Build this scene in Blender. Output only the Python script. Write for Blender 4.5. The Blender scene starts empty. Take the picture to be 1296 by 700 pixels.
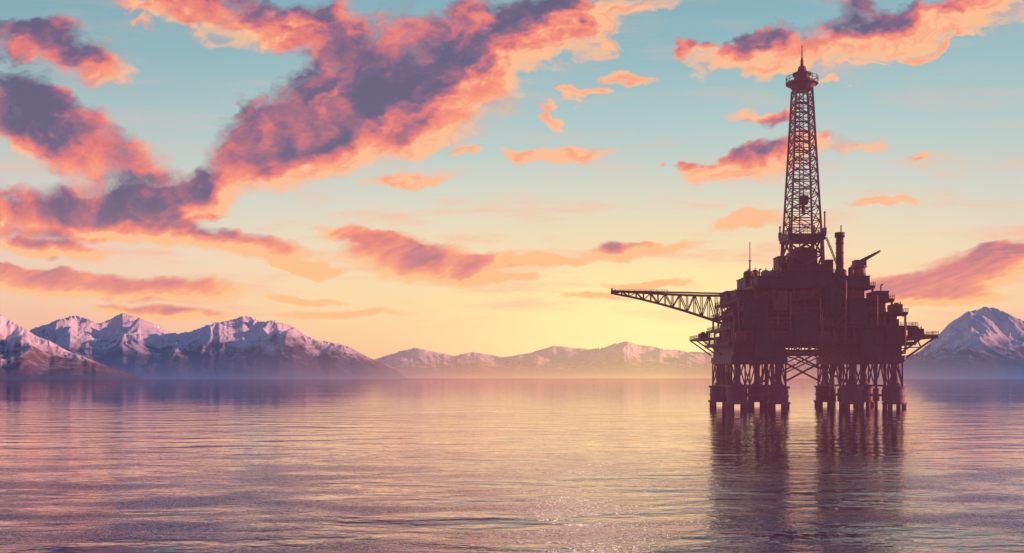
import bpy, math, random
import numpy as np
from mathutils import Vector
random.seed(7)
C = bpy.context.scene.collection
sc = bpy.context.scene
sc.view_settings.view_transform = 'Standard'
sc.view_settings.look = 'None'
sc.view_settings.exposure = 0
F = 1260.0; H = 12.3
def lin(c):
    return tuple(((v/255)/12.92 if v/255 <= .04045 else ((v/255+.055)/1.055)**2.4) for v in c)+(1,)

# ------------------------------------------------------------------ node helper
class NG:
    def __init__(s, tree): s.t = tree
    def new(s, ty, **kw):
        n = s.t.nodes.new(ty)
        for k, v in kw.items(): setattr(n, k, v)
        return n
    def put(s, sock, v):
        if isinstance(v, bpy.types.NodeSocket): s.t.links.new(v, sock)
        else:
            if sock.type == 'RGBA' and len(v) == 3: v = (*v, 1)
            sock.default_value = v
    def m(s, op, a, b=0, c=0, clamp=False):
        n = s.new('ShaderNodeMath', operation=op, use_clamp=clamp)
        s.put(n.inputs[0], a); s.put(n.inputs[1], b); s.put(n.inputs[2], c)
        return n.outputs[0]
    def comb(s, x, y, z=0):
        n = s.new('ShaderNodeCombineXYZ')
        for i, v in enumerate((x, y, z)): s.put(n.inputs[i], v)
        return n.outputs[0]
    def sep(s, v):
        n = s.new('ShaderNodeSeparateXYZ'); s.put(n.inputs[0], v); return n.outputs
    def vm(s, op, a, b=(0,0,0)):
        n = s.new('ShaderNodeVectorMath', operation=op)
        s.put(n.inputs[0], a); s.put(n.inputs[1], b); return n.outputs[0]
    def noise(s, v, scale, detail=5, rough=.5, col=False, lac=2.0, dist=0):
        n = s.new('ShaderNodeTexNoise'); s.put(n.inputs['Vector'], v)
        n.inputs['Scale'].default_value = scale; n.inputs['Detail'].default_value = detail
        n.inputs['Roughness'].default_value = rough; n.inputs['Lacunarity'].default_value = lac
        n.inputs['Distortion'].default_value = dist
        return n.outputs['Color'] if col else n.outputs[0]
    def ramp(s, f, stops, interp='LINEAR'):
        n = s.new('ShaderNodeValToRGB'); s.put(n.inputs[0], f); r = n.color_ramp; r.interpolation = interp
        while len(r.elements) < len(stops): r.elements.new(.5)
        for e, (p, c) in zip(r.elements, stops): e.position = p; e.color = c
        return n.outputs[0]
    def mix(s, f, a, b, mode='MIX'):
        n = s.new('ShaderNodeMix', data_type='RGBA', blend_type=mode)
        s.put(n.inputs[0], f); s.put(n.inputs[6], a); s.put(n.inputs[7], b); return n.outputs[2]
    def sstep(s, v, a, b, o0=0., o1=1.):
        n = s.new('ShaderNodeMapRange', interpolation_type='SMOOTHSTEP')
        s.put(n.inputs[0], v)
        for i, k in zip((1,2,3,4), (a,b,o0,o1)): s.put(n.inputs[i], k)
        return n.outputs[0]

# ------------------------------------------------------------------ world: sunset sky
w = bpy.data.worlds.new('World'); sc.world = w; w.use_nodes = True
w.node_tree.nodes.clear()
w.cycles.sampling_method = 'NONE'
g = NG(w.node_tree)
tc = g.new('ShaderNodeTexCoord')
dx, dy, dz = g.sep(tc.outputs['Generated'])
ay = g.m('MAXIMUM', g.m('ABSOLUTE', dy), .02)
zp = g.m('MAXIMUM', dz, 0)
hx = g.m('DIVIDE', dx, ay)
PX = g.m('MULTIPLY_ADD', hx, 12.6, 6.48)
PY = g.m('MULTIPLY', g.m('DIVIDE', zp, ay), 12.6)
hor = g.m('SQRT', g.m('ADD', g.m('MULTIPLY', dx, dx), g.m('MULTIPLY', dy, dy)))
EL = g.m('MULTIPLY', g.m('DIVIDE', zp, g.m('MAXIMUM', hor, .02)), 12.6)
P = g.comb(PX, PY)
BL = [
 (40,268,230,42,4,1.1),(190,262,200,34,10,1.0),(330,215,200,44,20,1.0),(110,185,190,58,-22,1.1),(20,140,110,50,-10,1.0),
 (60,62,140,46,-16,1.2),(200,6,110,24,-6,1.1),(162,33,38,14,0,1.0),(345,35,130,52,-14,1.0),(440,50,130,80,10,.9),
 (430,140,190,76,12,1.1),(560,110,170,90,22,1.1),(660,60,150,70,32,1.1),(770,8,130,34,12,1.2),(470,185,150,40,14,1.0),(330,170,80,50,0,.7),
 (640,20,110,50,0,.7),
 (250,300,200,24,-8,1.5),(370,334,80,11,-6,1.5),(65,313,95,17,-4,1.6),(130,362,260,22,-3,1.6),(210,397,130,12,-4,1.4),(390,380,60,8,-3,1.4),
 (40,345,130,12,0,1.1),(430,398,120,8,2,1.1),
 (545,328,145,36,-7,1.3),(470,305,90,14,-12,1.2),(665,330,90,11,-3,1.4),(790,316,110,14,9,1.5),(615,350,90,9,-3,1.2),(820,361,80,8,0,1.2),(760,374,70,7,0,1.1),
 (515,232,70,14,3,1.6),(700,187,86,16,1,1.6),(590,190,30,8,8,1.2),(694,143,28,12,0,1.3),(735,121,40,9,6,1.4),(778,96,62,14,6,1.3),
 (1090,45,190,58,12,1.1),(960,74,110,28,10,1.2),(1220,18,170,52,8,1.1),(883,68,26,11,15,1.2),(1170,71,30,8,10,1.2),(1216,59,24,8,15,1.1),(1104,78,22,6,0,1),
 (985,200,150,25,9,1.3),(920,208,70,14,6,.8),(965,152,46,17,-5,1.1),(1112,255,56,11,3,1.4),(950,281,66,13,8,1.3),(870,207,18,7,0,1.1),(830,212,14,6,0,1),(1075,105,30,7,15,1),(1165,192,40,7,15,1),
 (1240,345,160,32,10,1.5),(1150,362,110,20,2,1.3),(1290,322,70,24,12,1.2),(1200,378,130,12,0,1.2),
]
def make_field(name, blobs, hi):
    fg = bpy.data.node_groups.new(name, 'ShaderNodeTree')
    fg.interface.new_socket('P', in_out='INPUT', socket_type='NodeSocketVector')
    fg.interface.new_socket('F', in_out='OUTPUT', socket_type='NodeSocketFloat')
    fg.interface.new_socket('S', in_out='OUTPUT', socket_type='NodeSocketFloat')
    fg.interface.new_socket('R', in_out='OUTPUT', socket_type='NodeSocketFloat')
    q = NG(fg)
    gi = q.new('NodeGroupInput'); go = q.new('NodeGroupOutput'); p0 = gi.outputs[0]
    x_, y_, _z = q.sep(p0)
    amp = q.m('MULTIPLY_ADD', y_, .13, .06)
    wn = q.vm('SUBTRACT', q.noise(q.comb(x_, q.m('MULTIPLY', y_, 1.5)), 1.1, 4, .55, col=True), (.5,.5,.5))
    wx, wy, _w = q.sep(wn)
    pw = q.comb(q.m('MULTIPLY_ADD', q.m('MULTIPLY', wx, amp), 3.0, x_), q.m('MULTIPLY_ADD', q.m('MULTIPLY', wy, amp), 1.9, y_))
    acc = None
    for (a, b, rx, ry, an, wt) in blobs:
        mp = q.new('ShaderNodeMapping', vector_type='TEXTURE')
        q.put(mp.inputs[0], pw)
        mp.inputs['Location'].default_value = (a/100, (478-b)/100, 0)
        mp.inputs['Rotation'].default_value = (0, 0, math.radians(an))
        mp.inputs['Scale'].default_value = (rx/100, ry/100, 1)
        gr = q.new('ShaderNodeTexGradient', gradient_type='SPHERICAL'); q.put(gr.inputs[0], mp.outputs[0])
        acc = q.m('MULTIPLY', gr.outputs[1], wt) if acc is None else q.m('MULTIPLY_ADD', gr.outputs[1], wt, acc)
    B = q.m('MINIMUM', acc, 1.0)
    rot = q.new('ShaderNodeMapping', vector_type='POINT'); q.put(rot.inputs[0], pw)
    rot.inputs['Rotation'].default_value = (0, 0, math.radians(-20))
    rx_, ry_, _ = q.sep(rot.outputs[0])
    lowk = q.sstep(y_, .8, 3.2, 3.4, 1.7)
    nv = q.comb(rx_, q.m('MULTIPLY', ry_, lowk))
    gate = q.sstep(B, .0, .3)
    na = q.sstep(y_, 1.0, 3.2, 1.25, 1.8)
    n2 = q.noise(nv, 1.4, 3.0, .5)
    S_ = q.m('ADD', B, q.m('MULTIPLY', q.m('SUBTRACT', n2, .5), na))
    q.put(go.inputs[1], q.m('MULTIPLY', S_, gate))
    if hi:
        n1 = q.noise(nv, 1.4, 7, .55)
        f = q.m('MULTIPLY', q.m('ADD', B, q.m('MULTIPLY', q.m('SUBTRACT', n1, .5), na)), gate)
        q.put(go.inputs[0], f)
        n3 = q.noise(q.vm('ADD', nv, (.12,-.13,0)), 1.4, 5, .52)
        q.put(go.inputs[2], q.m('SUBTRACT', n1, n3))
    return fg
FG1 = make_field('cloud_field', BL, True)
FG2 = make_field('cloud_shade_field', [b for b in BL if b[2]*b[3] > 1400], False)
def field(v, fg):
    n = g.new('ShaderNodeGroup'); n.node_tree = fg; g.put(n.inputs[0], v); return n.outputs
A = field(P, FG1)
offk = g.m('MULTIPLY_ADD', PY, .08, .03)
B2 = field(g.comb(g.m('ADD', PX, g.m('MULTIPLY', offk, .75)), g.m('SUBTRACT', PY, g.m('MULTIPLY', offk, .8))), FG2)
front = g.sstep(dy, .05, .3)
dens = g.m('MULTIPLY', g.sstep(A[0], .06, .74), front)
diff = g.m('SUBTRACT', A[1], B2[1])
thick = g.sstep(A[0], .32, 1.2)
low = g.sstep(PY, 1.2, 2.6, .20, 0)
L = g.m('ADD', g.m('MULTIPLY_ADD', diff, .75, .72), low)
L = g.m('MULTIPLY_ADD', A[2], 1.05, L)
L = g.m('SUBTRACT', L, g.m('MULTIPLY', thick, .60))
L = g.m('SUBTRACT', L, g.m('MULTIPLY', g.sstep(PX, 2.6, .4), g.sstep(PY, 2.4, 4.2, 0, .32)), clamp=True)
ccol = g.ramp(L, [(0, lin((104,94,124))), (.16, lin((120,98,130))), (.36, lin((172,108,130))), (.55, lin((230,122,120))), (.78, lin((250,150,122))), (1, lin((255,190,146)))])
clow = g.ramp(L, [(0, lin((186,130,144))), (.4, lin((228,140,136))), (.75, lin((248,162,132))), (1, lin((255,194,140)))])
ccol = g.mix(g.sstep(PY, 1.0, 2.4, 1, 0), ccol, clow)
base = g.ramp(g.m('DIVIDE', EL, 12.0), [
 (0, lin((247,170,144))), (.035, lin((251,192,154))), (.08, lin((251,214,172))), (.125, lin((242,220,190))),
 (.18, lin((216,216,202))), (.25, lin((184,205,202))), (.33, lin((152,188,195))), (.42, lin((128,172,186))), (.7, lin((74,112,146))), (1, lin((52,80,118)))])
leftk = g.sstep(PX, 5.5, -2.0, 0, .55)
lo = g.ramp(g.m('DIVIDE', EL, 12.0), [(0, lin((222,148,148))), (.07, lin((236,180,168))), (.16, lin((212,198,196))), (.3, lin((132,164,178))), (.42, lin((100,146,168))), (1, lin((52,80,118)))])
base = g.mix(leftk, base, lo)
rightk = g.sstep(PX, 10.5, 15.0, 0, .5)
ro = g.ramp(g.m('DIVIDE', EL, 12.0), [(0, lin((226,154,146))), (.08, lin((238,190,168))), (.18, lin((198,200,196))), (.3, lin((150,188,196))), (1, lin((52,80,118)))])
base = g.mix(rightk, base, ro)
def glow(px, py, rx, ry):
    mp = g.new('ShaderNodeMapping', vector_type='TEXTURE'); g.put(mp.inputs[0], P)
    mp.inputs['Location'].default_value = (px/100, (478-py)/100, 0); mp.inputs['Scale'].default_value = (rx/100, ry/100, 1)
    gr = g.new('ShaderNodeTexGradient', gradient_type='SPHERICAL'); g.put(gr.inputs[0], mp.outputs[0])
    return g.sstep(g.m('MULTIPLY', gr.outputs[1], front), 0, 1)
base = g.mix(g.m('MULTIPLY', glow(820, 405, 760, 230), .75), base, lin((255,225,164)))
base = g.mix(g.m('MULTIPLY', glow(850, 428, 380, 130), .9), base, tuple(v*1.15 for v in lin((255,234,164))[:3])+(1,))
veil = g.noise(g.comb(g.m('MULTIPLY', PX, .5), g.m('MULTIPLY', PY, 3.2)), 1.1, 5, .6)
vk = g.m('MULTIPLY', g.m('MULTIPLY', g.sstep(veil, .47, .70), g.sstep(PY, .3, 1.2)), g.sstep(PY, 1.6, 3.4, .7, .18))
base = g.mix(g.m('MULTIPLY', vk, front), base, lin((252,186,158)))
sky = g.mix(g.m('MULTIPLY', dens, .95), base, ccol)
back = g.ramp(g.m('DIVIDE', EL, 12.0), [(0, lin((170,128,146))), (.15, lin((142,122,154))), (.5, lin((84,102,140))), (1, lin((58,82,120)))])
sky = g.mix(g.sstep(dy, -.25, .1, 1, 0), sky, back)
# bright disc added to the sky above the frame to make glints on the water
mp = g.new('ShaderNodeMapping', vector_type='TEXTURE'); g.put(mp.inputs[0], P)
mp.inputs['Location'].default_value = (7.4, 5.9, 0); mp.inputs['Scale'].default_value = (.95, .95, 1)
gr = g.new('ShaderNodeTexGradient', gradient_type='SPHERICAL'); g.put(gr.inputs[0], mp.outputs[0])
disc = g.m('MULTIPLY', g.sstep(gr.outputs[1], 0, .4), g.m('MULTIPLY', front, 60))
bg = g.new('ShaderNodeBackground'); g.put(bg.inputs[0], sky); bg.inputs[1].default_value = 1.0
bs = g.new('ShaderNodeBackground'); bs.inputs[0].default_value = (1,.72,.62,1); g.put(bs.inputs[1], disc)
ad = g.new('ShaderNodeAddShader'); g.t.links.new(bg.outputs[0], ad.inputs[0]); g.t.links.new(bs.outputs[0], ad.inputs[1])
wo = g.new('ShaderNodeOutputWorld'); g.t.links.new(ad.outputs[0], wo.inputs[0])
w.name = 'sky'

# ------------------------------------------------------------------ materials
def mat(name):
    m = bpy.data.materials.new(name); m.use_nodes = True; m.node_tree.nodes.clear()
    n = NG(m.node_tree); o = n.new('ShaderNodeOutputMaterial'); return m, n, o
def steel(name, c1, c2, rough=.6):
    m, n, o = mat(name)
    t = n.new('ShaderNodeTexCoord')
    a = n.noise(t.outputs['Object'], .22, 6, .65)
    tx, ty, tz = n.sep(t.outputs['Object'])
    b = n.noise(n.comb(n.m('MULTIPLY', tx, 1.2), n.m('MULTIPLY', ty, 1.2), n.m('MULTIPLY', tz, .15)), .8, 4, .6)
    k = n.sstep(n.m('ADD', n.m('MULTIPLY', a, .6), n.m('MULTIPLY', b, .5)), .42, .68)
    p = n.new('ShaderNodeBsdfPrincipled'); n.put(p.inputs['Base Color'], n.mix(k, c1, c2))
    p.inputs['Roughness'].default_value = rough
    # warm haze painted into the steel as a faint self-glow, varying with height
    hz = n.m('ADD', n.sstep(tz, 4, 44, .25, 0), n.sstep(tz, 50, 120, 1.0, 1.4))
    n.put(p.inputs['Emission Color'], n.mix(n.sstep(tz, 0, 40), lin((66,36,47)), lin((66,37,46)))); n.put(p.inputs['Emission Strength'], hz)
    n.t.links.new(p.outputs[0], o.inputs[0]); m.cycles.emission_sampling = 'NONE'; return m
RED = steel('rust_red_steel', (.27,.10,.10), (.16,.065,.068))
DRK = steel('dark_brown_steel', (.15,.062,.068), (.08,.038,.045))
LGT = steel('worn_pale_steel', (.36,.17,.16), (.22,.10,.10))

# ------------------------------------------------------------------ mesh builder
class MB:
    def __init__(s): s.v = []; s.f = []
    def _add(s, vs, fs):
        k = len(s.v); s.v += vs; s.f += [tuple(i+k for i in f) for f in fs]; return s
    def box(s, x0, x1, y0, y1, z0, z1):
        return s._add([(x0,y0,z0),(x1,y0,z0),(x1,y1,z0),(x0,y1,z0),(x0,y0,z1),(x1,y0,z1),(x1,y1,z1),(x0,y1,z1)],
          [(0,3,2,1),(4,5,6,7),(0,1,5,4),(1,2,6,5),(2,3,7,6),(3,0,4,7)])
    def cyl(s, p, q, r1, r2=None, n=12):
        r2 = r1 if r2 is None else r2
        p = np.array(p, float); q = np.array(q, float); d = q-p; d /= np.linalg.norm(d)
        u = np.cross(d, (0,0,1) if abs(d[2]) < .95 else (1,0,0)); u /= np.linalg.norm(u); v = np.cross(d, u)
        a = [(math.cos(2*math.pi*(i+.5)/n), math.sin(2*math.pi*(i+.5)/n)) for i in range(n)]
        vs = [tuple(p+r1*(c*u+t*v)) for c, t in a]+[tuple(q+r2*(c*u+t*v)) for c, t in a]
        fs = [(i, (i+1)%n, (i+1)%n+n, i+n) for i in range(n)]+[tuple(range(n))[::-1], tuple(range(n, 2*n))]
        return s._add(vs, fs)
    def bar(s, p, q, w): return s.cyl(p, q, w*.7071, n=4)
    def build(s, name, m, parent=None, org=(0,0,0), smooth=False):
        me = bpy.data.meshes.new(name)
        me.from_pydata([(a-org[0], b-org[1], c-org[2]) for a, b, c in s.v], [], s.f); me.update()
        if smooth:
            for p in me.polygons: p.use_smooth = len(p.vertices) == 4
        me.materials.append(m); o = bpy.data.objects.new(name, me); C.objects.link(o)
        if parent: o.parent = parent
        return o

# ------------------------------------------------------------------ oil platform
ORG = (123., 420., 0.)
rig = bpy.data.objects.new('oil_platform', None); C.objects.link(rig); rig.location = ORG
rig['label'] = 'dark rust red offshore oil platform with tall lattice derrick standing in the calm sea'
rig['category'] = 'oil platform'
def part(mb, name, m=RED, parent=None, smooth=False): return mb.build(name, m, parent or rig, ORG, smooth)

def railing(pts, z, h=1.3, name='railing', parent=None, step=2.2):
    mb = MB()
    for (a, b) in zip(pts[:-1], pts[1:]):
        L_ = math.dist(a, b); n = max(1, int(L_/step))
        for k in range(n+1):
            t = k/n; x = a[0]+(b[0]-a[0])*t; y = a[1]+(b[1]-a[1])*t
            mb.bar((x,y,z), (x,y,z+h), .14)
        for hh in (h, h*.55): mb.bar((*a, z+hh), (*b, z+hh), .12)
    return part(mb, name, RED, parent)
def ring(x0, x1, y0, y1): return [(x0,y1),(x0,y0),(x1,y0),(x1,y1),(x0,y1)]

# support towers
for (tx0, tx1) in ((88.0,111.0),(134.5,158)):
    xs = (tx0+3.2, tx1-3.2); ys = (403, 438)
    tw = MB()
    tw.box(tx0+1.0, tx1-1.0, 401.0, 440.0, 21, 26)
    tw.box(tx0+.2, tx1-.2, 400.1, 440.9, 18.6, 21)
    for k in range(8):
        xx = tx0+2+k*(tx1-tx0-4)/7; tw.box(xx-.2, xx+.2, 400.7, 401.02, 21, 25.4)
    head = part(tw, 'tower_head', DRK)
    for cx in xs:
        for cy in ys:
            mb = MB()
            mb.cyl((cx,cy,2.4), (cx,cy,8.0), 4.0, n=20); mb.cyl((cx,cy,8.0), (cx,cy,8.8), 4.6, n=20); mb.cyl((cx,cy,1.6), (cx,cy,2.4), 4.8, n=20)
            mb.cyl((cx,cy,4.6), (cx,cy,5.2), 4.3, n=20)
            mb.cyl((cx,cy,8.8), (cx,cy,10.2), 3.0, 1.5, n=20)
            c = part(mb, 'caisson', DRK)
            for (ox, oy) in ((-2.8,-2.8),(2.8,-2.8),(-2.8,2.8),(2.8,2.8)):
                p = MB(); p.cyl((cx+ox,cy+oy,-8), (cx+ox,cy+oy,2.2), .95, n=12); part(p, 'pile', DRK, c, True)
            lg = MB(); lg.cyl((cx,cy,9.6), (cx,cy,18.8), 1.3, n=14)
            lg.cyl((cx,cy,9.6), (cx,cy,11), 1.9, 1.3, n=14); lg.cyl((cx,cy,17.2), (cx,cy,18.7), 1.3, 2.0, n=14)
            part(lg, 'leg', DRK, None, True)
    for cy in (415, 425):
        for cx in (tx0+2.5, tx1-2.5):
            mb = MB(); mb.cyl((cx,cy,-8), (cx,cy,18.8), .7, n=10); mb.cyl((cx,cy,2.4), (cx,cy,7.8), 1.4, n=10); part(mb, 'slim_pile', DRK, None, True)
    br = MB()
    def panel(a, b, n, z0=9.0, z1=18.4):
        a = np.array(a); b = np.array(b)
        for k in range(n):
            p = a+(b-a)*k/n; r = a+(b-a)*(k+1)/n; mid = (p+r)/2
            br.bar((*p,z0), (*mid,z1), .45); br.bar((*r,z0), (*mid,z1), .45)
            br.bar((*r,z0), (*r,z1), .5)
        br.bar((*a,z0), (*a,z1), .5)
        for z in (z0, z1): br.bar((*a,z), (*b,z), .6)
    for yy in (401.5, 439.5): panel((tx0+.6,yy), (tx1-.6,yy), 4)
    for xx in (tx0+.6, tx1-.6): panel((xx,401.5), (xx,439.5), 4)
    for yy in ys: br.bar((tx0+3,yy,5.2), (tx1-3,yy,5.2), .9)
    for xx in xs: br.bar((xx,403,5), (xx,438,5), .9)
    part(br, 'jacket_brace', DRK)
# trusses between towers
for yy in (403, 437):
    mb = MB()
    a, b = 110, 135.5
    mb.bar((a,yy,10.5), (b,yy,24), .7); mb.bar((a,yy,24), (b,yy,10.5), .7)
    mb.bar((a,yy,14), (b,yy,26), .45); mb.bar((a,yy,26), (b,yy,16), .45)
    mb.bar((a,yy,22.2), (b,yy,22.2), .8)
    for k in range(6):
        x0 = a+(b-a)*k/6; x1 = a+(b-a)*(k+1)/6
        mb.bar((x0,yy,22.2), (x1,yy,26), .4); mb.bar((x1,yy,22.2), (x1,yy,26), .4)
    part(mb, 'cross_truss', RED)
mb = MB()
for yy in (410, 420, 430): mb.bar((110,yy,23.5), (135.5,yy,23.5), .8)
for k in range(9): mb.bar((112+2.7*k,409,23.7), (112+2.7*k,431,23.7), .35)
part(mb, 'walkway_frame', DRK)

# decks
decks = [(86,161,396,444,26.6),(87,161.5,396,444,33),(88.5,158,397,443,38.6),(90,153,398,442,44),(97,146,400,440,49.4)]
dobj = []
for i, (x0,x1,y0,y1,z) in enumerate(decks):
    mb = MB(); mb.box(x0, x1, y0, y1, z-.4, z)
    n = int((x1-x0)/3)
    for k in range(n+1):
        x = x0+.3+(x1-x0-.6)*k/n; mb.box(x-.15, x+.15, y0+.2, y1-.2, z-1.3, z-.38)
    mb.box(x0+.1, x1-.1, y0-.15, y0+.15, z-.9, z+.05)
    mb.box(x0-.15, x0+.15, y0+.16, y1-.1, z-.9, z+.05)
    d = part(mb, 'deck', DRK); dobj.append(d)
    railing(ring(x0,x1,y0,y1), z, name='railing', parent=d)
zs = [d[4] for d in decks]
def equip(x, wd, ya, yb, z0, ht, m, name='equipment_module'):
    mb = MB(); mb.box(x, x+wd, ya, yb, z0+.1, z0+ht); mb.box(x+.2, x+wd-.2, ya-.15, ya+.05, z0+.5, z0+ht-.4)
    k = x+.4
    while k < x+wd-.3: mb.box(k, k+.14, ya-.27, ya-.1, z0+.5, z0+ht-.4); k += .8
    mb.box(x+wd*.2, x+wd*.6, ya+.3, ya+1.6, z0+ht-.1, z0+ht+.6); mb.cyl((x+wd*.8,ya+.8,z0+ht-.1), (x+wd*.8,ya+.8,z0+ht+.9), .25, n=8)
    return part(mb, name, m)
for i in range(4):
    x0,x1,y0,y1,_ = decks[i+1]
    z0 = zs[i]; z1 = zs[i+1]-1.3
    xr = x1-3
    mb = MB(); mb.box(x0+4.5, xr, y0+4, y1-4, z0, z1)
    k = x0+5
    while k < xr-1:
        mb.box(k, k+.25, y0+3.8, y0+4.02, z0+.1, z1-.1); k += 1.1
    part(mb, 'machinery_hall', DRK)
    n = int((x1-x0)/8)
    for k in range(n+1):
        x = x0+.8+(x1-x0-1.6)*k/n; mb = MB()
        mb.box(x-.35, x+.35, y0+.6, y0+1.3, z0, z1+.1)
        if k < n and (k+i)%3 == 0:
            xn = x0+.8+(x1-x0-1.6)*(k+1)/n; mb.bar((x,y0+1,z0+.2), (xn,y0+1,z1), .35)
        part(mb, 'deck_column', RED, dobj[i])
    for k in range(1, 5):
        y = y0+.95+(y1-y0-1.8)*k/4; mb = MB(); mb.box(x0+.5, x0+1.2, y-.35, y+.35, z0, z1+.1); part(mb, 'deck_column', RED, dobj[i])
    for k in range(4):
        zz = z0+1.2+random.random()*(z1-z0-1.8); xa = x0+2+random.random()*20; xb = min(xa+15+random.random()*30, x1-3)
        yy = y0+1.6+k*.45; r = random.choice((.18,.25,.34)); mb = MB()
        mb.cyl((xa-r*.7,yy,zz), (xb+r*.7,yy,zz), r, n=8); mb.cyl((xb,yy,zz), (xb,yy,z1), r, n=8); mb.cyl((xa,yy,zz), (xa,yy,z0), r, n=8)
        part(mb, 'pipe', LGT, None, True)
    for k in range(10):
        x = x0+3+random.random()*(x1-x0-6); mb = MB(); mb.cyl((x,y0+3.2,z0), (x,y0+3.2,z1), random.choice((.15,.25,.4)), n=8); part(mb, 'pipe', RED, None, True)
    x = x0+2.5
    while x < x1-6:
        wd = 2.2+random.random()*6; ht = (z1-z0)*(.55+.4*random.random()); m_ = random.choice((RED,DRK,DRK,DRK))
        if random.random() < .2:
            r = min(1.4, wd/2); mb = MB(); mb.cyl((x+r,y0+3.0,z0), (x+r,y0+3.0,z0+ht*.85), r, n=14); mb.cyl((x+r,y0+3.0,z0+ht*.85), (x+r,y0+3.0,z0+ht), r, r*.4, n=14); mb.cyl((x+r,y0+3.0,z0+ht*.4), (x+r,y0+3.0,z0+ht*.45), r*1.08, n=14)
            part(mb, 'storage_tank', m_, None, True)
        else: equip(x, min(wd, x1-3-x), y0+1.7, y0+3.9, z0, ht, m_)
        x += wd+.3+random.random()*1.5
    for k in range(3):
        y = y0+8+k*10+random.random()*3; ht = (z1-z0)*(.4+.45*random.random())
        equip(x0+1.4, 2.9, y, y+3+random.random()*4, z0, ht, random.choice((RED,DRK)))
def block(x0,x1,y0,y1,z0,z1,m=DRK):
    mb = MB(); mb.box(x0,x1,y0,y1,z0,z1); mb.box(x0-.2,x1+.2,y0-.2,y1,z1-.01,z1+.35); mb.box(x0-.2,x1+.2,y0-.2,y1,z0-.35,z0+.01)
    k = x0+.5
    while k < x1-.4: mb.box(k,k+.2,y0-.13,y0+.02,z0+.2,z1-.2); k += 1.0
    z = z0+2.6
    while z < z1-1: mb.box(x0-.1,x1+.1,y0-.2,y0+.01,z,z+.22); z += 2.8
    mb.box(x0+(x1-x0)*.35, x0+(x1-x0)*.35+1.1, y0-.3, y0-.1, z0+.1, z0+2.2)
    return part(mb, 'accommodation_block', m)
block(92,101.5,394.6,397.8,33.4,42.2); block(112,121,393.8,397.6,27,37.4); block(134,141,395,399.4,34,43.6); block(124.5,131,395.8,399,39.2,48.6,DRK)
block(104,109.5,395.6,399,39.4,46.4,RED); block(148.5,154.5,394.6,398,27,32.2,DRK); block(97,103,394,397,20.8,31.4,DRK); block(139,147,394,397,20.6,29.6)
for (x,y,z0,z1,r) in ((110.6,395.1,26,46,.35),(122.4,395,26,44,.3),(123.2,395.1,22,40,.25),(132.8,396,28,51,.4),(145,395.2,30,45,.3),(90,395.2,28,44,.3),(88,395.3,22,37,.25),(156,395,22,37,.35)):
    mb = MB(); mb.cyl((x,y,z0), (x,y,z1), r, n=8); mb.cyl((x,y,z1-.1), (x,y+3,z1), r, n=8); mb.cyl((x,y,z0+.1), (x,y+3,z0), r, n=8); part(mb, 'riser_pipe', LGT, None, True)
for i, xs_ in enumerate((104, 128, 142, 118)):
    z0, z1 = zs[i], zs[i+1]; y = decks[i][2]-1.2; mb = MB(); run = 7*(1 if i%2 else -1)
    for yo in (0, 1.1):
        mb.bar((xs_,y+yo,z0), (xs_+run,y+yo,z1), .3); mb.bar((xs_,y+yo,z0+1.1), (xs_+run,y+yo,z1+1.1), .14)
    for k in range(14):
        t = (k+.5)/14; mb.box(xs_+run*t-.25, xs_+run*t+.25, y, y+1.1, z0+(z1-z0)*t-.04, z0+(z1-z0)*t+.04)
    mb.box(min(xs_,xs_-run*.25), max(xs_,xs_-run*.25), y-.2, y+1.3, z0-.25, z0-.05)
    part(mb, 'stairway', RED)

# cantilevered side platforms
mb = MB(); mb.box(161, 170, 397, 428, 28.6, 29.5)
for yy in (398, 412, 427): mb.bar((157.5,yy,20.2), (169.6,yy,28.7), .7); mb.bar((163.5,yy,24.4), (161.4,yy,28.7), .45); mb.bar((157.5,yy,24.4), (163.5,yy,24.4), .4)
for k in range(5): mb.box(161+2*k, 161.3+2*k, 397.2, 427.8, 28.0, 28.61)
mb.box(161,169.9,396.85,397.05,27.9,29.55)
sp = part(mb, 'side_platform', RED); railing([(161,397),(170,397),(170,428),(161,428)], 29.5, parent=sp)
equip(162.0, 4.4, 402, 408, 29.5, 2.6, DRK, 'winch_house')
mb = MB(); mb.box(79, 86.9, 418, 443, 28.4, 29.2)
for yy in (419, 430, 442): mb.bar((88.5,yy,22), (79.4,yy,28.5), .5)
sp = part(mb, 'side_platform', RED); railing([(86,418),(79,418),(79,443),(86,443)], 29.2, parent=sp)
equip(81, 3.4, 428, 433, 29.2, 2.2, DRK, 'winch_house')
equip(153.0, 3.6, 399, 406, 38.6, 3.2, RED)

# top modules
def module(x0,x1,y0,y1,z0,z1,m=RED,name='deck_module'):
    mb = MB(); mb.box(x0,x1,y0,y1,z0,z1); mb.box(x0-.25,x1+.25,y0-.25,y1+.25,z1-.01,z1+.3)
    k = x0+.6
    while k < x1-.5: mb.box(k,k+.22,y0-.12,y0+.01,z0+.2,z1-.2); k += 1.3
    mb.box(x0+(x1-x0)*.3, x0+(x1-x0)*.3+1.2, y0-.2, y0+.01, z0+.1, z0+2.2)
    return part(mb, name, m)
module(99,110,401,414,49.5,53.0,DRK); module(98.5,108,420,436,49.5,54.6,DRK); module(111,131,403,424,49.5,54.6,DRK)
module(132,144.5,402,412,49.5,53.2,DRK); module(131,139.6,416,436,49.5,55.4,DRK); module(113,128,426,438,49.5,53.4)
module(146.6,151.4,400,412,44.05,46.9,DRK); module(90.6,96.5,402,412,44.05,47.5,DRK); module(91,96,422,436,44.05,48.8,DRK)
r1 = railing(ring(111,131,403,424), 54.9)
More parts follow.
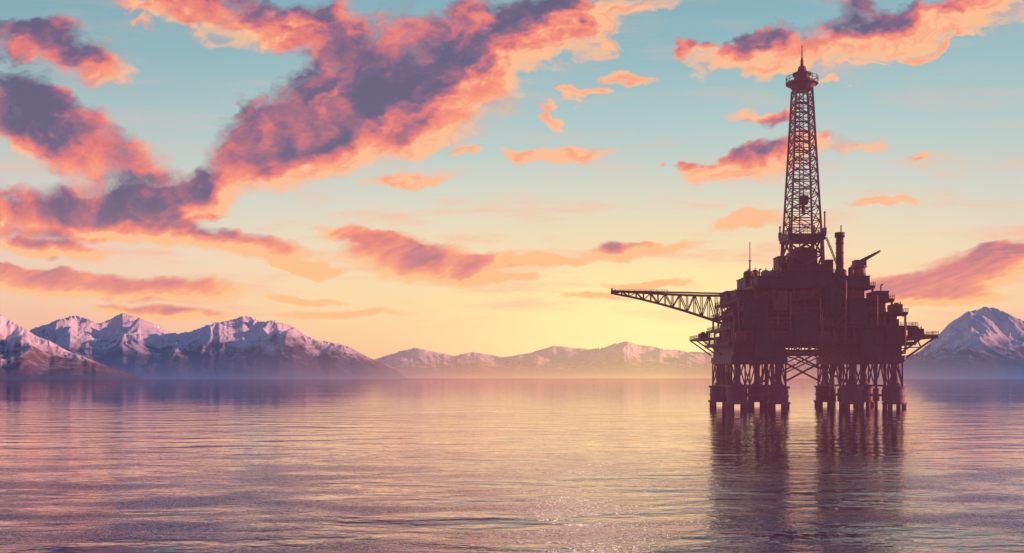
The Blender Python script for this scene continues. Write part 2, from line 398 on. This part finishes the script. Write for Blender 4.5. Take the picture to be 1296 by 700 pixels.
for (x,y,z,r,h) in ((103,404,53.3,2.0,1.6),(106.5,407,53.3,1.5,2.2),(101,425,54.9,2.2,2.0),(105,430,54.9,1.5,3.2),(134.5,405,53.5,1.6,2.2),(138.3,406,53.5,1.2,3.4)):
    mb = MB(); mb.cyl((x,y,z), (x,y,z+h), r, n=16); mb.cyl((x,y,z+h), (x,y,z+h+r*.35), r, r*.75, n=16); mb.cyl((x,y,z+h+r*.35), (x,y,z+h+r*.55), r*.75, r*.25, n=16)
    mb.cyl((x,y,z+h+r*.5), (x,y,z+h+r*.5+.9), .2, n=8); part(mb, 'storage_tank', random.choice((RED,LGT)), None, True)
for (x,y,z,h) in ((97.6,404,49.4,4.6),(100,402.5,53.3,2.6),(108.6,403,53.3,3.4),(112.4,405,54.9,3.2),(129.6,405,54.9,3),(136.5,418,55.7,2.6),(149,402,47.2,2.4),(93,404,47.8,3.2)):
    mb = MB(); mb.cyl((x,y,z), (x,y,z+h), .3, n=8); mb.cyl((x,y,z+h), (x+.7,y,z+h+.35), .32, n=8); mb.cyl((x,y,z+h*.5), (x,y,z+h*.5+.2), .5, n=8); part(mb, 'vent_pipe', RED)
mb = MB(); mb.cyl((101.2,423.5,54.9), (101.2,423.5,62), .32, n=8); mb.cyl((101.2,423.5,62), (101.2,423.5,70), .17, n=6); mb.box(100.6,101.8,423.3,423.7,61.8,62.2); part(mb, 'radio_mast', RED)
# exhaust stack
mb = MB(); mb.cyl((137.6,418,55.7), (137.6,418,57.2), 2.4, 1.9, n=18); mb.cyl((137.6,418,57.2), (137.6,418,71.2), 1.55, n=18); mb.cyl((137.6,418,71.2), (137.6,418,73.2), 2.05, n=18)
for zz in (60, 64.5, 68.5): mb.cyl((137.6,418,zz), (137.6,418,zz+.3), 1.75, n=18)
ex = part(mb, 'exhaust_stack', DRK, None, True)
mb = MB(); mb.cyl((137.9,417.2,73.2), (137.9,417.2,76.2), .25, n=8); part(mb, 'flue_pipe', DRK, ex)
mb = MB()
for zz in range(18): mb.bar((136.9,416.1,56+zz*.9), (138.3,416.1,56+zz*.9), .08)
mb.bar((136.9,416.1,55.7), (136.9,416.1,72), .12); mb.bar((138.3,416.1,55.7), (138.3,416.1,72), .12); part(mb, 'ladder', RED, ex)
# crane
mb = MB(); mb.cyl((142.4,408,53.5), (142.4,408,57.4), 2.6, 2.3, n=18); mb.cyl((142.4,408,57.4), (142.4,408,58.0), 3.0, n=18); cr = part(mb, 'crane_pedestal', LGT, None, True)
mb = MB(); mb.box(140.2,144.6,406,410.6,58.0,60.4); mb.box(139.8,141.2,405.4,407,58.4,60.0); part(mb, 'crane_cab', RED, cr)
mb = MB(); a = np.array((143.2,408.,59.4)); b = np.array((150.8,408.,64.0))
for yo in (-.7,.7):
    for zo in (0,1.3): mb.bar(a+(0,yo,zo), b+(0,yo*.4,zo*.3), .42)
for k in range(8):
    t0, t1 = k/8, (k+1)/8; p = a+(b-a)*t0; r = a+(b-a)*t1
    for yo in (-.7,.7): mb.bar(p+(0,yo,0), r+(0,yo*(1-.6*t1),1.3*(1-.7*t1)), .3)
part(mb, 'crane_boom', RED, cr)

# flare boom on the left
yc = 424.
topc = [(43.6,49.1),(52,48.6),(62,48.0),(72,47.5),(82,47.2),(92,47.2)]
botc = [(43.6,48.0),(52,46.4),(62,44.0),(72,41.2),(82,38.0),(90,35.2)]
def chord(c, x):
    for (xa,za),(xb,zb) in zip(c[:-1], c[1:]):
        if xa <= x <= xb: return za+(zb-za)*(x-xa)/(xb-xa)
    return c[-1][1]
mb = MB(); n = 15; nd = [43.6+(90-43.6)*k/n for k in range(n+1)]
wdt = lambda x: .9+1.3*(x-43.6)/48
for yo in (-1, 1):
    def pt(x, c, wy=yo): return (x, yc+wy*wdt(x), chord(c, x))
    for i, (a, b) in enumerate(zip(nd[:-1], nd[1:])):
        mb.bar(pt(a,topc), pt(b,topc), .62); mb.bar(pt(a,botc), pt(b,botc), .62)
        if i%2: mb.bar(pt(a,topc), pt(b,botc), .36)
        else: mb.bar(pt(a,botc), pt(b,topc), .36)
        mb.bar(pt(b,topc), pt(b,botc), .32)
for x in nd:
    for c in (topc, botc): mb.bar((x, yc-wdt(x), chord(c,x)), (x, yc+wdt(x), chord(c,x)), .3)
fb = part(mb, 'flare_boom', RED)
mb = MB(); mb.cyl((43,yc,49.2), (92,yc,48.1), .36, n=8); part(mb, 'flare_pipe', RED, fb)
mb = MB(); mb.box(42.2,44.9,yc-1.2,yc+1.2,47.9,49.3); mb.cyl((42.6,yc,49.2), (42.6,yc,50.4), .5, .35, n=10); mb.cyl((44,yc,49.2), (44,yc,49.9), .3, n=10); part(mb, 'burner_head', DRK, fb)
railing([(45,yc-1.3),(66,yc-1.9)], 48.6, 1.0, parent=fb)

# derrick
dxc, dyc = 120.6, 414.
def hs(z): return 5.95+(3.3-5.95)*(z-71)/(132-71) if z > 71 else 6.2+(6.8-6.2)*(71-z)/(71-55)
def cor(z):
    h = hs(z); return [(dxc-h,dyc-h,z),(dxc+h,dyc-h,z),(dxc+h,dyc+h,z),(dxc-h,dyc+h,z)]
st = []; z = 71.0; k = 5.8
while z < 130: st.append(z); z += k; k *= .96
st.append(132.)
mb = MB(); mb.box(dxc-7.6,dxc+7.6,dyc-7.6,dyc+7.6,54.9,55.6)
der = part(mb, 'derrick', RED)
for i in range(4):
    mb = MB(); mb.bar(cor(55.5)[i], cor(71)[i], 1.3); mb.bar(cor(71)[i], cor(132)[i], .72); part(mb, 'derrick_leg', RED, der)
mb = MB()
for a, b in [(54.9,62.8),(62.8,70.6)]+list(zip(st[:-1], st[1:])):
    ca, cb = cor(a), cor(b)
    cm = cor((a+b)/2)
    for i in range(4):
        j = (i+1)%4
        wd = .29 if a > 70 else .6
        mb.bar(ca[i], cb[j], wd); mb.bar(ca[j], cb[i], wd); mb.bar(cb[i], cb[j], .3)
        if a > 70: mb.bar(cm[i], cm[j], .16)
part(mb, 'lattice_brace', RED, der)
mb = MB()
mb.cyl((dxc-1,dyc,56), (dxc-1,dyc,131), .25, n=8)
zz = 71; sgn = 1
while zz < 128:
    w_ = hs(zz)*.55; mb.bar((dxc-sgn*w_,dyc+1.6,zz), (dxc+sgn*w_,dyc+1.6,zz+4), .26); mb.box(dxc-w_-.4,dxc+w_+.4,dyc-.2,dyc+2,zz-.1,zz+.05); zz += 4; sgn = -sgn
part(mb, 'mast_stair', DRK, der)
mb = MB(); mb.box(dxc-1.6,dxc+1.6,dyc-3.6,dyc-.6,84,87.5); mb.cyl((dxc,dyc-2,80), (dxc,dyc-2,84), .8, n=12); mb.cyl((dxc,dyc-2,87.5), (dxc,dyc-2,131), .18, n=6); part(mb, 'travelling_block', DRK, der)
mb = MB(); h = 7.7; mb.box(dxc-h,dxc+h,dyc-h,dyc+h,70.2,71.2); mb.box(dxc-h+.3,dxc+h-.3,dyc-h+.3,dyc+h-.3,68.8,70.21)
rk = part(mb, 'racking_platform', DRK, der); railing(ring(dxc-h,dxc+h,dyc-h,dyc+h), 71.2, 2.0, 'platform_railing', der, 1.4)
for (sx,sy,hh) in ((-1,-1,6.5),(1,-1,8.5),(1,1,5),(-1,1,4.5)):
    cx, cy = dxc+sx*(h-.5), dyc+sy*(h-.5); mb = MB(); mb.cyl((cx,cy,71.2), (cx,cy,71.2+hh), .32, n=8); mb.cyl((cx,cy,71.2+hh), (cx,cy,71.2+hh+.6), .55, .3, n=8); mb.box(cx-.6,cx+.6,cy-.6,cy+.6,71.2,73.6)
    part(mb, 'floodlight_post', RED, der)
module(112.6,129,405.5,422.6,55.65,58.3,DRK,'drill_floor')
module(109.2,112.4,408,416,54.95,61.8,DRK,'driller_cabin'); module(129.2,132.0,409,416,54.95,60.5,DRK,'driller_cabin')
mb = MB(); mb.box(115.5,125.5,409,419,58.6,64.5); mb.box(116.5,124.5,408.4,409.01,59,63.6); mb.box(117.5,123.5,411,417,64.5,66.2); part(mb, 'drawworks_housing', DRK)
for (xa,xb,za,zb) in ((128.0,133.4,69.5,56),(112.8,108.4,69.0,55.5)):
    mb = MB()
    for yo in (404.9, 406.4): mb.bar((xa,yo,za), (xb,yo,zb), .3)
    for k in range(12):
        t = k/11; mb.bar((xa+(xb-xa)*t,404.9,za+(zb-za)*t), (xa+(xb-xa)*t,406.4,za+(zb-za)*t), .18)
    part(mb, 'pipe_ramp', RED)
mb = MB()
mb.cyl((dxc,dyc,131.6), (dxc,dyc,134.2), 3.7, 5.6, n=16); mb.cyl((dxc,dyc,134.2), (dxc,dyc,135.0), 6.6, n=16)
cw = part(mb, 'crown_platform', RED, der)
mb = MB(); N_ = 16
for k in range(N_):
    a = 2*math.pi*k/N_; b = 2*math.pi*(k+1)/N_
    p = (dxc+6.45*math.cos(a), dyc+6.45*math.sin(a)); r = (dxc+6.45*math.cos(b), dyc+6.45*math.sin(b))
    mb.bar((*p,135.0), (*p,137.2), .18)
    for zz in (136.1,137.2): mb.bar((*p,zz), (*r,zz), .2)
part(mb, 'crown_railing', RED, der)
mb = MB(); mb.cyl((dxc,dyc,135.0), (dxc,dyc,138.2), 3.6, 2.9, n=12); mb.cyl((dxc,dyc,138.2), (dxc,dyc,138.8), 3.9, n=12); mb.cyl((dxc,dyc,138.8), (dxc,dyc,141.6), 2.2, 1.4, n=12); part(mb, 'crown_block', DRK, der)
mb = MB(); mb.cyl((dxc,dyc,141.6), (dxc,dyc,145.4), .8, .4, n=8); mb.cyl((dxc,dyc,145.4), (dxc,dyc,150.6), .3, .15, n=6); mb.bar((dxc-1,dyc,144), (dxc+1,dyc,144), .16); part(mb, 'antenna_mast', RED, der)

# ------------------------------------------------------------------ sea
m, n, o = mat('sea_water')
t = n.new('ShaderNodeTexCoord'); ox, oy, oz = n.sep(t.outputs['Object'])
warp = n.noise(t.outputs['Object'], .02, 2, .5)
wy_ = n.m('MULTIPLY_ADD', warp, 10.0, oy)
h1 = n.noise(n.comb(n.m('MULTIPLY', ox, .5), wy_), .10, 2, .5)
h2 = n.noise(n.comb(n.m('MULTIPLY', ox, .6), wy_), .50, 3, .55)
h3 = n.noise(n.comb(n.m('MULTIPLY', ox, .8), oy), 2.4, 2, .6)
patch = n.sstep(n.noise(n.comb(n.m('MULTIPLY', ox, .4), oy), .012, 3, .5), .35, .65, .6, 1.3)
rip = n.m('MULTIPLY', n.sstep(n.noise(n.comb(n.m('MULTIPLY', ox, .5), oy), .10, 4, .6), .40, .64), n.sstep(oy, 75, 190, 1, 0))
hh = n.m('ADD', n.m('MULTIPLY', h1, .62), n.m('MULTIPLY', n.m('MULTIPLY', h2, .14), patch))
# open fjord water lies calmer further out
calm = n.sstep(oy, 90, 600, 1.0, .2)
hh = n.m('ADD', n.m('MULTIPLY', hh, calm), n.m('MULTIPLY', h3, n.m('MULTIPLY', rip, .17)))
bp = n.new('ShaderNodeBump'); bp.inputs['Strength'].default_value = 1; bp.inputs['Distance'].default_value = 1.0
n.put(bp.inputs['Height'], hh)
fr = n.new('ShaderNodeFresnel'); fr.inputs['IOR'].default_value = 1.7; n.t.links.new(bp.outputs[0], fr.inputs['Normal'])
dfb = n.new('ShaderNodeBsdfDiffuse'); dfb.inputs[0].default_value = (.010,.046,.15,1)
gl = n.new('ShaderNodeBsdfGlossy'); gl.inputs[0].default_value = (1,.89,.93,1); gl.inputs['Roughness'].default_value = .03
n.t.links.new(bp.outputs[0], gl.inputs['Normal'])
mx = n.new('ShaderNodeMixShader'); n.put(mx.inputs[0], n.m('MULTIPLY_ADD', n.sstep(fr.outputs[0], .22, .70), .93, .05)); n.t.links.new(dfb.outputs[0], mx.inputs[1]); n.t.links.new(gl.outputs[0], mx.inputs[2])
n.t.links.new(mx.outputs[0], o.inputs[0])
sea = MB(); S = 60000
sea.v = [(-S,-2000,0),(S,-2000,0),(S,S,0),(-S,S,0)]; sea.f = [(0,1,2,3)]
so = sea.build('sea', m); so['kind'] = 'structure'

# ------------------------------------------------------------------ mountains
perm = np.random.RandomState(3).permutation(1024)
def pn(x, y, seed=0):
    xi = np.floor(x).astype(int); yi = np.floor(y).astype(int); xf = x-xi; yf = y-yi
    def gr(i, j):
        a = perm[(perm[(i+seed*57) & 1023]+j) & 1023]*(2*math.pi/1024); return np.cos(a), np.sin(a)
    u = xf**3*(xf*(xf*6-15)+10); v = yf**3*(yf*(yf*6-15)+10)
    def d(i, j):
        a, b = gr(xi+i, yi+j); return a*(xf-i)+b*(yf-j)
    return ((1-u)*((1-v)*d(0,0)+v*d(0,1))+u*((1-v)*d(1,0)+v*d(1,1)))*1.4
def ridged(x, y, oc=7, seed=0):
    s = 0; a = .5; wgt = 1.; nrm = 0
    for k in range(oc):
        r = (1-np.abs(pn(x, y, seed+k)))**2; s = s+a*r*wgt; nrm += a; wgt = np.clip(r*1.6, 0, 1); x = x*2.03+3.1; y = y*2.03+1.7; a *= .5
    return s/nrm
def fbm(x, y, oc=5, seed=0):
    s = 0; a = .5
    for k in range(oc): s = s+a*pn(x, y, seed+k); x = x*2; y = y*2; a *= .5
    return s
def mtn_mat(name, z0, z1, hz0, hs_, hmin, rock, snow=(.86,.84,.88)):
    m, n, o = mat(name)
    ge = n.new('ShaderNodeNewGeometry'); x_, y_, z_ = n.sep(ge.outputs['Position'])
    nx_, ny_, nz_ = n.sep(ge.outputs['Normal'])
    a = n.noise(n.comb(x_, y_, n.m('MULTIPLY', z_, .6)), .006, 8, .68)
    line = n.m('ADD', z_, n.m('MULTIPLY', n.m('SUBTRACT', a, .5), (z1-z0)*3.0))
    line = n.m('ADD', line, n.m('MULTIPLY', n.m('SUBTRACT', nz_, .72), (z1-z0)*1.6))
    k = n.sstep(line, z0, z1)
    rk = n.mix(n.noise(ge.outputs['Position'], .01, 6, .7), rock, tuple(v*.6 for v in rock))
    p = n.new('ShaderNodeBsdfPrincipled'); n.put(p.inputs['Base Color'], n.mix(k, rk, snow))
    p.inputs['Roughness'].default_value = .9; p.inputs['Specular IOR Level'].default_value = .1
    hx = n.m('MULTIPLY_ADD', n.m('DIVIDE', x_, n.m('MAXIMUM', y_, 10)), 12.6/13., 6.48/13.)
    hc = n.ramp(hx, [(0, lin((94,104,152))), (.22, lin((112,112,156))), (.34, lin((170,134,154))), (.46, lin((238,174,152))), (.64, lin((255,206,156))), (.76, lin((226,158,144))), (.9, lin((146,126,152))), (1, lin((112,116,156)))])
    e = n.new('ShaderNodeEmission'); n.put(e.inputs[0], hc)  # distance haze painted into the rock as emission, by height and direction
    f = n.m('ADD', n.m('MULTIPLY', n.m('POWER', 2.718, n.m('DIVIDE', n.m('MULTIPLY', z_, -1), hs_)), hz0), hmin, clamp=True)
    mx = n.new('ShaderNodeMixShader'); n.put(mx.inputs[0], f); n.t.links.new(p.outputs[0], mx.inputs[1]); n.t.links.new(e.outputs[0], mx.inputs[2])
    n.t.links.new(mx.outputs[0], o.inputs[0]); m.cycles.emission_sampling = 'NONE'; return m
def mountains(name, Y0, Y1, prof, nx, ny, fr, seed, m, peak_t=.5, label=None, amp=1.0):
    pxs = np.array([p[0] for p in prof], float); pys = np.array([p[1] for p in prof], float)
    col = np.linspace(pxs[0], pxs[-1], nx); T = (478-np.interp(col, pxs, pys))
    T = T + fbm(col/38., col*0+.5, 5, seed+40)*np.clip(T, 0, 60)*.13
    tt = np.linspace(0, 1, ny)[:, None]; Y = (Y0+(Y1-Y0)*tt)+0*col[None, :]
    Xw = (col[None, :]-648)/F*Y
    rt = peak_t+.13*pn(Xw/(fr*2.2), Y/(fr*3), seed+9)
    env = np.where(tt < rt, np.clip(tt/rt, 0, 1)**.95, np.clip((1-tt)/(1-rt), 0, 1))
    wxx = fbm(Xw/fr, Y/fr, 3, seed+20)*fr*.5; wyy = fbm(Xw/fr+9, Y/fr, 3, seed+25)*fr*.5
    R = ridged((Xw+wxx)/fr, (Y+wyy)/fr*.5, 8, seed)
    h = env*(.32+amp*R)
    h = h*(T[None, :]/F)*Y
    sil = np.max((h/Y*F), axis=0)
    rat = np.clip(T, .5, None)/np.clip(sil, .5, None)
    kk = np.ones(5)/5; rat = np.convolve(np.pad(rat, 2, mode='edge'), kk, 'valid')
    h = h*rat[None, :]
    h = h + H*(h/np.maximum(h.max(axis=0)[None, :], 1)) - 6*(1-np.clip(env*4, 0, 1)) - 1
    vs = np.stack([Xw, Y, h], -1).reshape(-1, 3)
    idx = np.arange(nx*ny).reshape(ny, nx)
    fs = np.stack([idx[:-1,:-1], idx[:-1,1:], idx[1:,1:], idx[1:,:-1]], -1).reshape(-1, 4)
    me = bpy.data.meshes.new(name); me.from_pydata(vs.tolist(), [], fs.tolist()); me.update()
    me.polygons.foreach_set('use_smooth', [True]*len(me.polygons)); me.materials.append(m)
    o = bpy.data.objects.new(name, me); C.objects.link(o); o['kind'] = 'structure'
    if label: o['label'] = label
    return o
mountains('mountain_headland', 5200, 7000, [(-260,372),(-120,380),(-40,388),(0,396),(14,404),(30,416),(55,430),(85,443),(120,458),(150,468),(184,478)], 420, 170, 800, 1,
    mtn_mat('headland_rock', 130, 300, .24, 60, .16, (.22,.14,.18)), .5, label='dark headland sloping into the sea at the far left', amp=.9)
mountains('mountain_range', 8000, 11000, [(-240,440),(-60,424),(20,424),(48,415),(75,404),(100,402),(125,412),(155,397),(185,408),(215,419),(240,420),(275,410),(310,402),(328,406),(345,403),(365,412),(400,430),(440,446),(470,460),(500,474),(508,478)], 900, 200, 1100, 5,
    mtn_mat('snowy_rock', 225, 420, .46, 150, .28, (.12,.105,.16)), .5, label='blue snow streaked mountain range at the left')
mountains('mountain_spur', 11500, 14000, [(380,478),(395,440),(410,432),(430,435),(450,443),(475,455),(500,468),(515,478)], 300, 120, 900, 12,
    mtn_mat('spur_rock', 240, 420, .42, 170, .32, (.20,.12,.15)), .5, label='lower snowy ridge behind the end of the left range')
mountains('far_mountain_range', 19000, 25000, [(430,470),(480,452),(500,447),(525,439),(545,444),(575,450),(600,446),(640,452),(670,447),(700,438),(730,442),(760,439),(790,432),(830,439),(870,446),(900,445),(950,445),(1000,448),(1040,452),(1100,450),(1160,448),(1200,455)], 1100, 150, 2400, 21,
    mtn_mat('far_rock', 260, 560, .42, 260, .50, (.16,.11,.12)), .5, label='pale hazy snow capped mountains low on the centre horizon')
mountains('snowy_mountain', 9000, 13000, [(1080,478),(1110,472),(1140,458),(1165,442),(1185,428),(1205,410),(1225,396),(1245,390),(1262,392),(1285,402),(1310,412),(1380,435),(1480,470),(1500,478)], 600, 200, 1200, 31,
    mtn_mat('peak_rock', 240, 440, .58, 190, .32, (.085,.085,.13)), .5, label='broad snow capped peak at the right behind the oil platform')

# ------------------------------------------------------------------ sun + camera
az = math.radians(82); el = math.radians(12)
sd = bpy.data.lights.new('sun', 'SUN'); sd.energy = 5.0; sd.angle = math.radians(.6); sd.color = (1,.38,.30)
s = bpy.data.objects.new('sun', sd); C.objects.link(s)
s.rotation_euler = Vector((math.sin(az)*math.cos(el), math.cos(az)*math.cos(el), math.sin(el))).to_track_quat('Z', 'Y').to_euler()
cd = bpy.data.cameras.new('camera'); cam = bpy.data.objects.new('camera', cd); C.objects.link(cam)
cam.location = (0, 0, H); cam.rotation_euler = (math.radians(90), 0, 0)
cd.lens = 35; cd.sensor_width = 36; cd.shift_y = 128/1296; cd.clip_start = 1; cd.clip_end = 200000
sc.camera = cam
